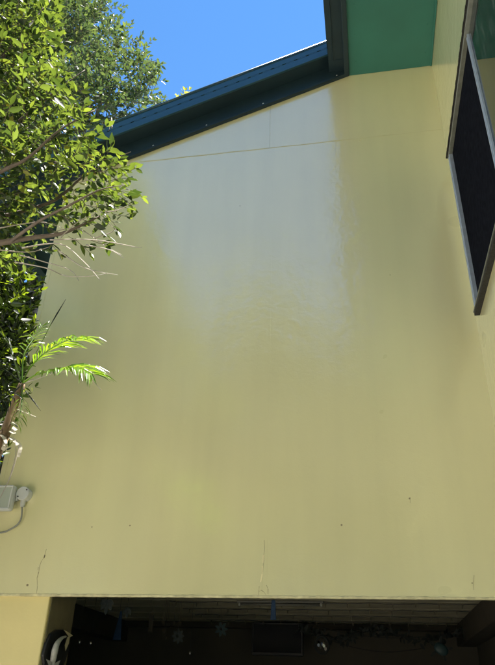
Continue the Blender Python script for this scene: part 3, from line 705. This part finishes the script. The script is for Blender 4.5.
# fairy lights strung in rows along the ceiling joints
for row, (yy, desc) in enumerate(((1.50,'nearest the front'),(1.87,'second from the front'),(2.25,'third from the front'),(2.64,'nearest the back wall'))):
    sl_ = empty('fairy_lights', (-.4, yy, ZC), 'string of unlit fairy lights along the dark ceiling, row '+desc, 'string lights', 'fairy lights in rows under the ceiling')
    P = [Vector((-1.4 + .05*k, yy + .006*math.sin(k*1.7), ZC-.008-.006*abs(math.sin(k*.45+row)))) for k in range(44)]
    MB().tube(P, .0035, 4).build('wire', m_fine, sl_)
    for k in range(1, 44, 3):
        q = P[k]; MB().tube([q, q+Vector((.003*math.sin(k*3.1), 0, -.022-.012*random.random()))], [.005,.003], 5).build('bulb', m_bulb, sl_)
# leaf garland sagging along the back wall
gl = empty('leaf_garland', (.1, 2.55, 2.0), 'dark leaf garland sagging across the back wall under the house', 'garland')
P = smooth_path([U(302,628,2.55),U(320,634,2.55),U(345,639,2.55),U(356,633,2.55),U(375,630,2.55),U(395,634,2.55),U(420,640,2.5),U(445,636,2.5),U(468,630,2.45)], 8)
MB().tube(P, .004, 5).build('vine', m_fine, gl)
gx = []
for q in P[::1]:
    for _ in range(4):
        gx.append((np.array(q)+rnd.normal(0,.012,3), frame(rnd.normal(0,1,3)*np.array((1,.4,1)), np.array((0,-1,.3))+rnd.normal(0,.3,3)), .03+.028*rnd.random()))
mass('foliage', m_dleaf, gx, leaf_template(1), gl)
for pts, d_ in (([(310,632),(345,645),(385,652),(425,648)], 'lower'), ([(300,620),(340,632),(400,638),(470,632)], 'upper')):
    o = MB().tube(smooth_path([U(px, py, 2.62) for px, py in pts]), .003, 5).build('hanging_wire', m_fine)
    tag(o, d_+' thin dark wire sagging across the back wall under the house', 'wire')
# turtle
c = U(441,649,2.3)
tu = empty('turtle_ornament', tuple(c), 'small blue-green turtle ornament hanging beneath the garland at right', 'ornament')
ax, az = Vector((.83,0,-.55)), Vector((.55,0,.83))
def ell(cx, cy, rx, ry, rot=0, n=14):
    return [(cx+rx*math.cos(t)*math.cos(rot)-ry*math.sin(t)*math.sin(rot), cy+rx*math.cos(t)*math.sin(rot)+ry*math.sin(t)*math.cos(rot)) for t in [2*math.pi*k/n for k in range(n)]]
sh_ = MB().ball((0,0,0), .045, 1.25, .4, .9, 14, 8); R3 = Matrix((ax, Vector((0,1,0)), az)).transposed()
sh_.v = [tuple(R3 @ Vector(v) + c) for v in sh_.v]; sh_.build('shell', m_turt, tu, smooth=True)
MB().plate(ell(-.068,0,.020,.014), .018, c, ax, az).build('head', m_dleaf, tu, .004)
for fx, fy, ro in ((-.03,.055,1.9),(-.03,-.055,-1.9),(.05,.04,.7),(.05,-.04,-.7)):
    MB().plate(ell(fx,fy,.034 if fx < 0 else .022,.011,ro), .008, c, ax, az).build('flipper', m_dleaf, tu, .002)
hang(c+Vector((0,0,.03))).build('thread', m_fine, tu)
# mirrored round ornament
c = U(322,645,2.35); mo = empty('round_ornament', tuple(c), 'round dark ornament with a glinting mirror, right of the television', 'ornament')
MB().tube([c+Vector((math.cos(t)*.052,0,math.sin(t)*.062)) for t in [2*math.pi*k/20 for k in range(21)]], .008, 6).build('ring', m_dleaf, mo)
for k in range(7):
    q = c+Vector((random.uniform(-.03,.03), -.004, random.uniform(-.035,.03)))
    MB().plate(ell(0,0,.010,.013), .003, q, Vector((1,random.uniform(-.4,.4),0)).normalized(), Vector((0,random.uniform(-.6,.2),1)).normalized()).build('mirror', m_mirror, mo)
hang(c+Vector((0,0,.06))).build('thread', m_fine, mo)
# blue hanging streamer
c0, c1 = U(273,600,.9), U(273,620,.9)
bs = empty('blue_streamer', tuple(c1), 'narrow deep blue cloth streamer hanging just below the wall edge', 'streamer')
MB().plate([(-.016,-.0),(.019,-.0),(.013,c0.z-c1.z),(-.010,c0.z-c1.z)], .012, c1, (1,0,0), (0,0,1)).build('cloth', m_navy, bs, .004)
hang(c0).build('thread', m_fine, bs)
# darker blue pennant at the left
c0, c1 = U(120,611,1.2), U(117,640,1.2)
bs = empty('blue_pennant', tuple(c1), 'dark blue tapered pennant hanging near the left floor beam', 'pennant')
MB().plate([(-.03,0),(.026,0),(.012,c0.z-c1.z),(.0,c0.z-c1.z)], .010, c1, (1,0,0), (0,0,1)).build('cloth', m_navy, bs, .003)
hang(c0).build('thread', m_fine, bs)
# pale petal clusters hung behind the wall edge
def petals(c, n, L, w_, m, label, cat, name, radial=False):
    r_ = empty(name, tuple(c), label, cat)
    for k in range(n):
        an = (2*math.pi*k/n) if radial else math.radians(-90 + (k-(n-1)/2)*26)
        ux = Vector((math.cos(an),0,math.sin(an))); uz = Vector((-math.sin(an),0,math.cos(an)))
        LL = L if radial else L*(1-.22*abs(k-(n-1)/2))
        MB().plate([(0,0),(LL*.4,w_),(LL*.75,w_*.8),(LL,0),(LL*.75,-w_*.8),(LL*.4,-w_)], .004, c+Vector((0,.004*k,0)), ux, uz).build('petal', m, r_)
    if radial: MB().tube([c+Vector((0,-.012,0)), c+Vector((0,.01,0))], .010, 10).build('centre', m_dleaf, r_)
    hang(c).build('thread', m_fine, r_); return r_
petals(U(107,599,.55), 5, .085, .013, m_pale, 'larger pale petal cluster hanging behind the wall edge at left', 'ornament', 'petal_cluster')
petals(U(127.5,607,.9), 3, .065, .010, m_pale, 'smaller pale petal cluster right of the larger one', 'ornament', 'petal_cluster')
petals(U(177.5,636,1.6), 8, .050, .011, m_pale, 'pale blue eight-petalled flower ornament hanging in the dark', 'ornament', 'flower_ornament', True)
petals(U(221,629,2.0), 7, .055, .011, m_turt, 'dim bluish flower ornament left of the television', 'ornament', 'flower_ornament', True)
# pale wooden tag
c = U(151,622,1.4)
tg = empty('wooden_tag', tuple(c), 'narrow upright wooden tag hanging between the petals and the flower', 'tag')
MB().box(c.x-.016, c.x+.016, 1.396, 1.404, c.z-.062, c.z+.062).build('plank', m_beam, tg, .003); hang(c+Vector((0,0,.06))).build('thread', m_fine, tg)
# string of small round discs
c = U(171,624,1.5)
dm = empty('disc_mobile', tuple(c), 'dim mobile of small discs hanging above the eight-petalled flower', 'mobile')
for k, (px, py) in enumerate(((163,622),(168,624.5),(174,623),(180,623.5),(164,631),(165,638))):
    q = U(px, py, 1.5); MB().tube([q+Vector((0,-.002,0)), q+Vector((0,.002,0))], .012, 10).build('disc', m_beam, dm)
    hang(q).build('thread', m_fine, dm)
# beads that glint
for px, py, yy, lb in ((79.5,642,.9,'left of two small glass beads glinting beside the white dolphin'),(90.5,643,.9,'right of two small glass beads glinting beside the white dolphin'),(190,653,1.6,'single small glass bead glinting below the pale flower')):
    c = U(px, py, yy); bd = empty('glass_bead', tuple(c), lb, 'bead')
    MB().ball(c, .010, 1, 1, 1.1, 10, 6).build('bead', m_mirror, bd, smooth=True); hang(c).build('thread', m_fine, bd)
# dark oval plaque and white dolphin on the post's inner face
px_ = -1.573
def S(px, py, off=.0): return at_x(px, py, px_+off)
pl = MB(); c = S(57, 650)
dp = [(57,629.5),(64,629.5),(68,634),(70,641),(69,650),(66,660),(62,670),(52,672),(45,667),(44,655),(47,643),(51,634)]
P = [S(a_, b_, .012) for a_, b_ in dp]; n = len(P)
pl.add([p for p in P] + [p - Vector((.016,0,0)) for p in P], [tuple(range(n)), tuple(range(2*n-1,n-1,-1))] + [(i,i+n,(i+1)%n+n,(i+1)%n) for i in range(n)])
tag(pl.build('oval_plaque', m_black, None, .003), 'dark oval plaque fixed on the inner face of the corner post', 'plaque')
dl = empty('dolphin_ornament', tuple(S(55,668)), 'white curved dolphin ornament with tail down on the dark oval plaque', 'ornament')
body = smooth_path([S(66,636.5,.03), S(62,638,.04), S(57.5,643,.045), S(55,650,.045), S(53.5,658,.04), S(52.5,664,.035), S(52,668,.03)], 5)
rb = [.004,.008,.013,.016,.015,.011,.006]; rad = np.interp(np.linspace(0,6,len(body)), range(7), rb)
MB().tube(body, list(rad), 10).build('body', m_white, dl, smooth=True)
MB().add([S(53,662,.035), S(46,659,.05), S(49,666,.036), S(53,668,.036), S(58,667,.036), S(60.5,660,.04), S(55,663,.035)], [(0,1,2,3,4,5,6)]).build('tail_fluke', m_white, dl)
MB().add([S(63.5,629.5,.03), S(68,632,.03), S(73,635.5,.032), S(69.5,637.5,.032), S(69,643,.033), S(65.5,651,.034), S(64.8,645,.033), S(67.5,637,.032)], [(0,1,2,3),(3,4,5,6,7,2)]).build('fin', m_bone, dl)
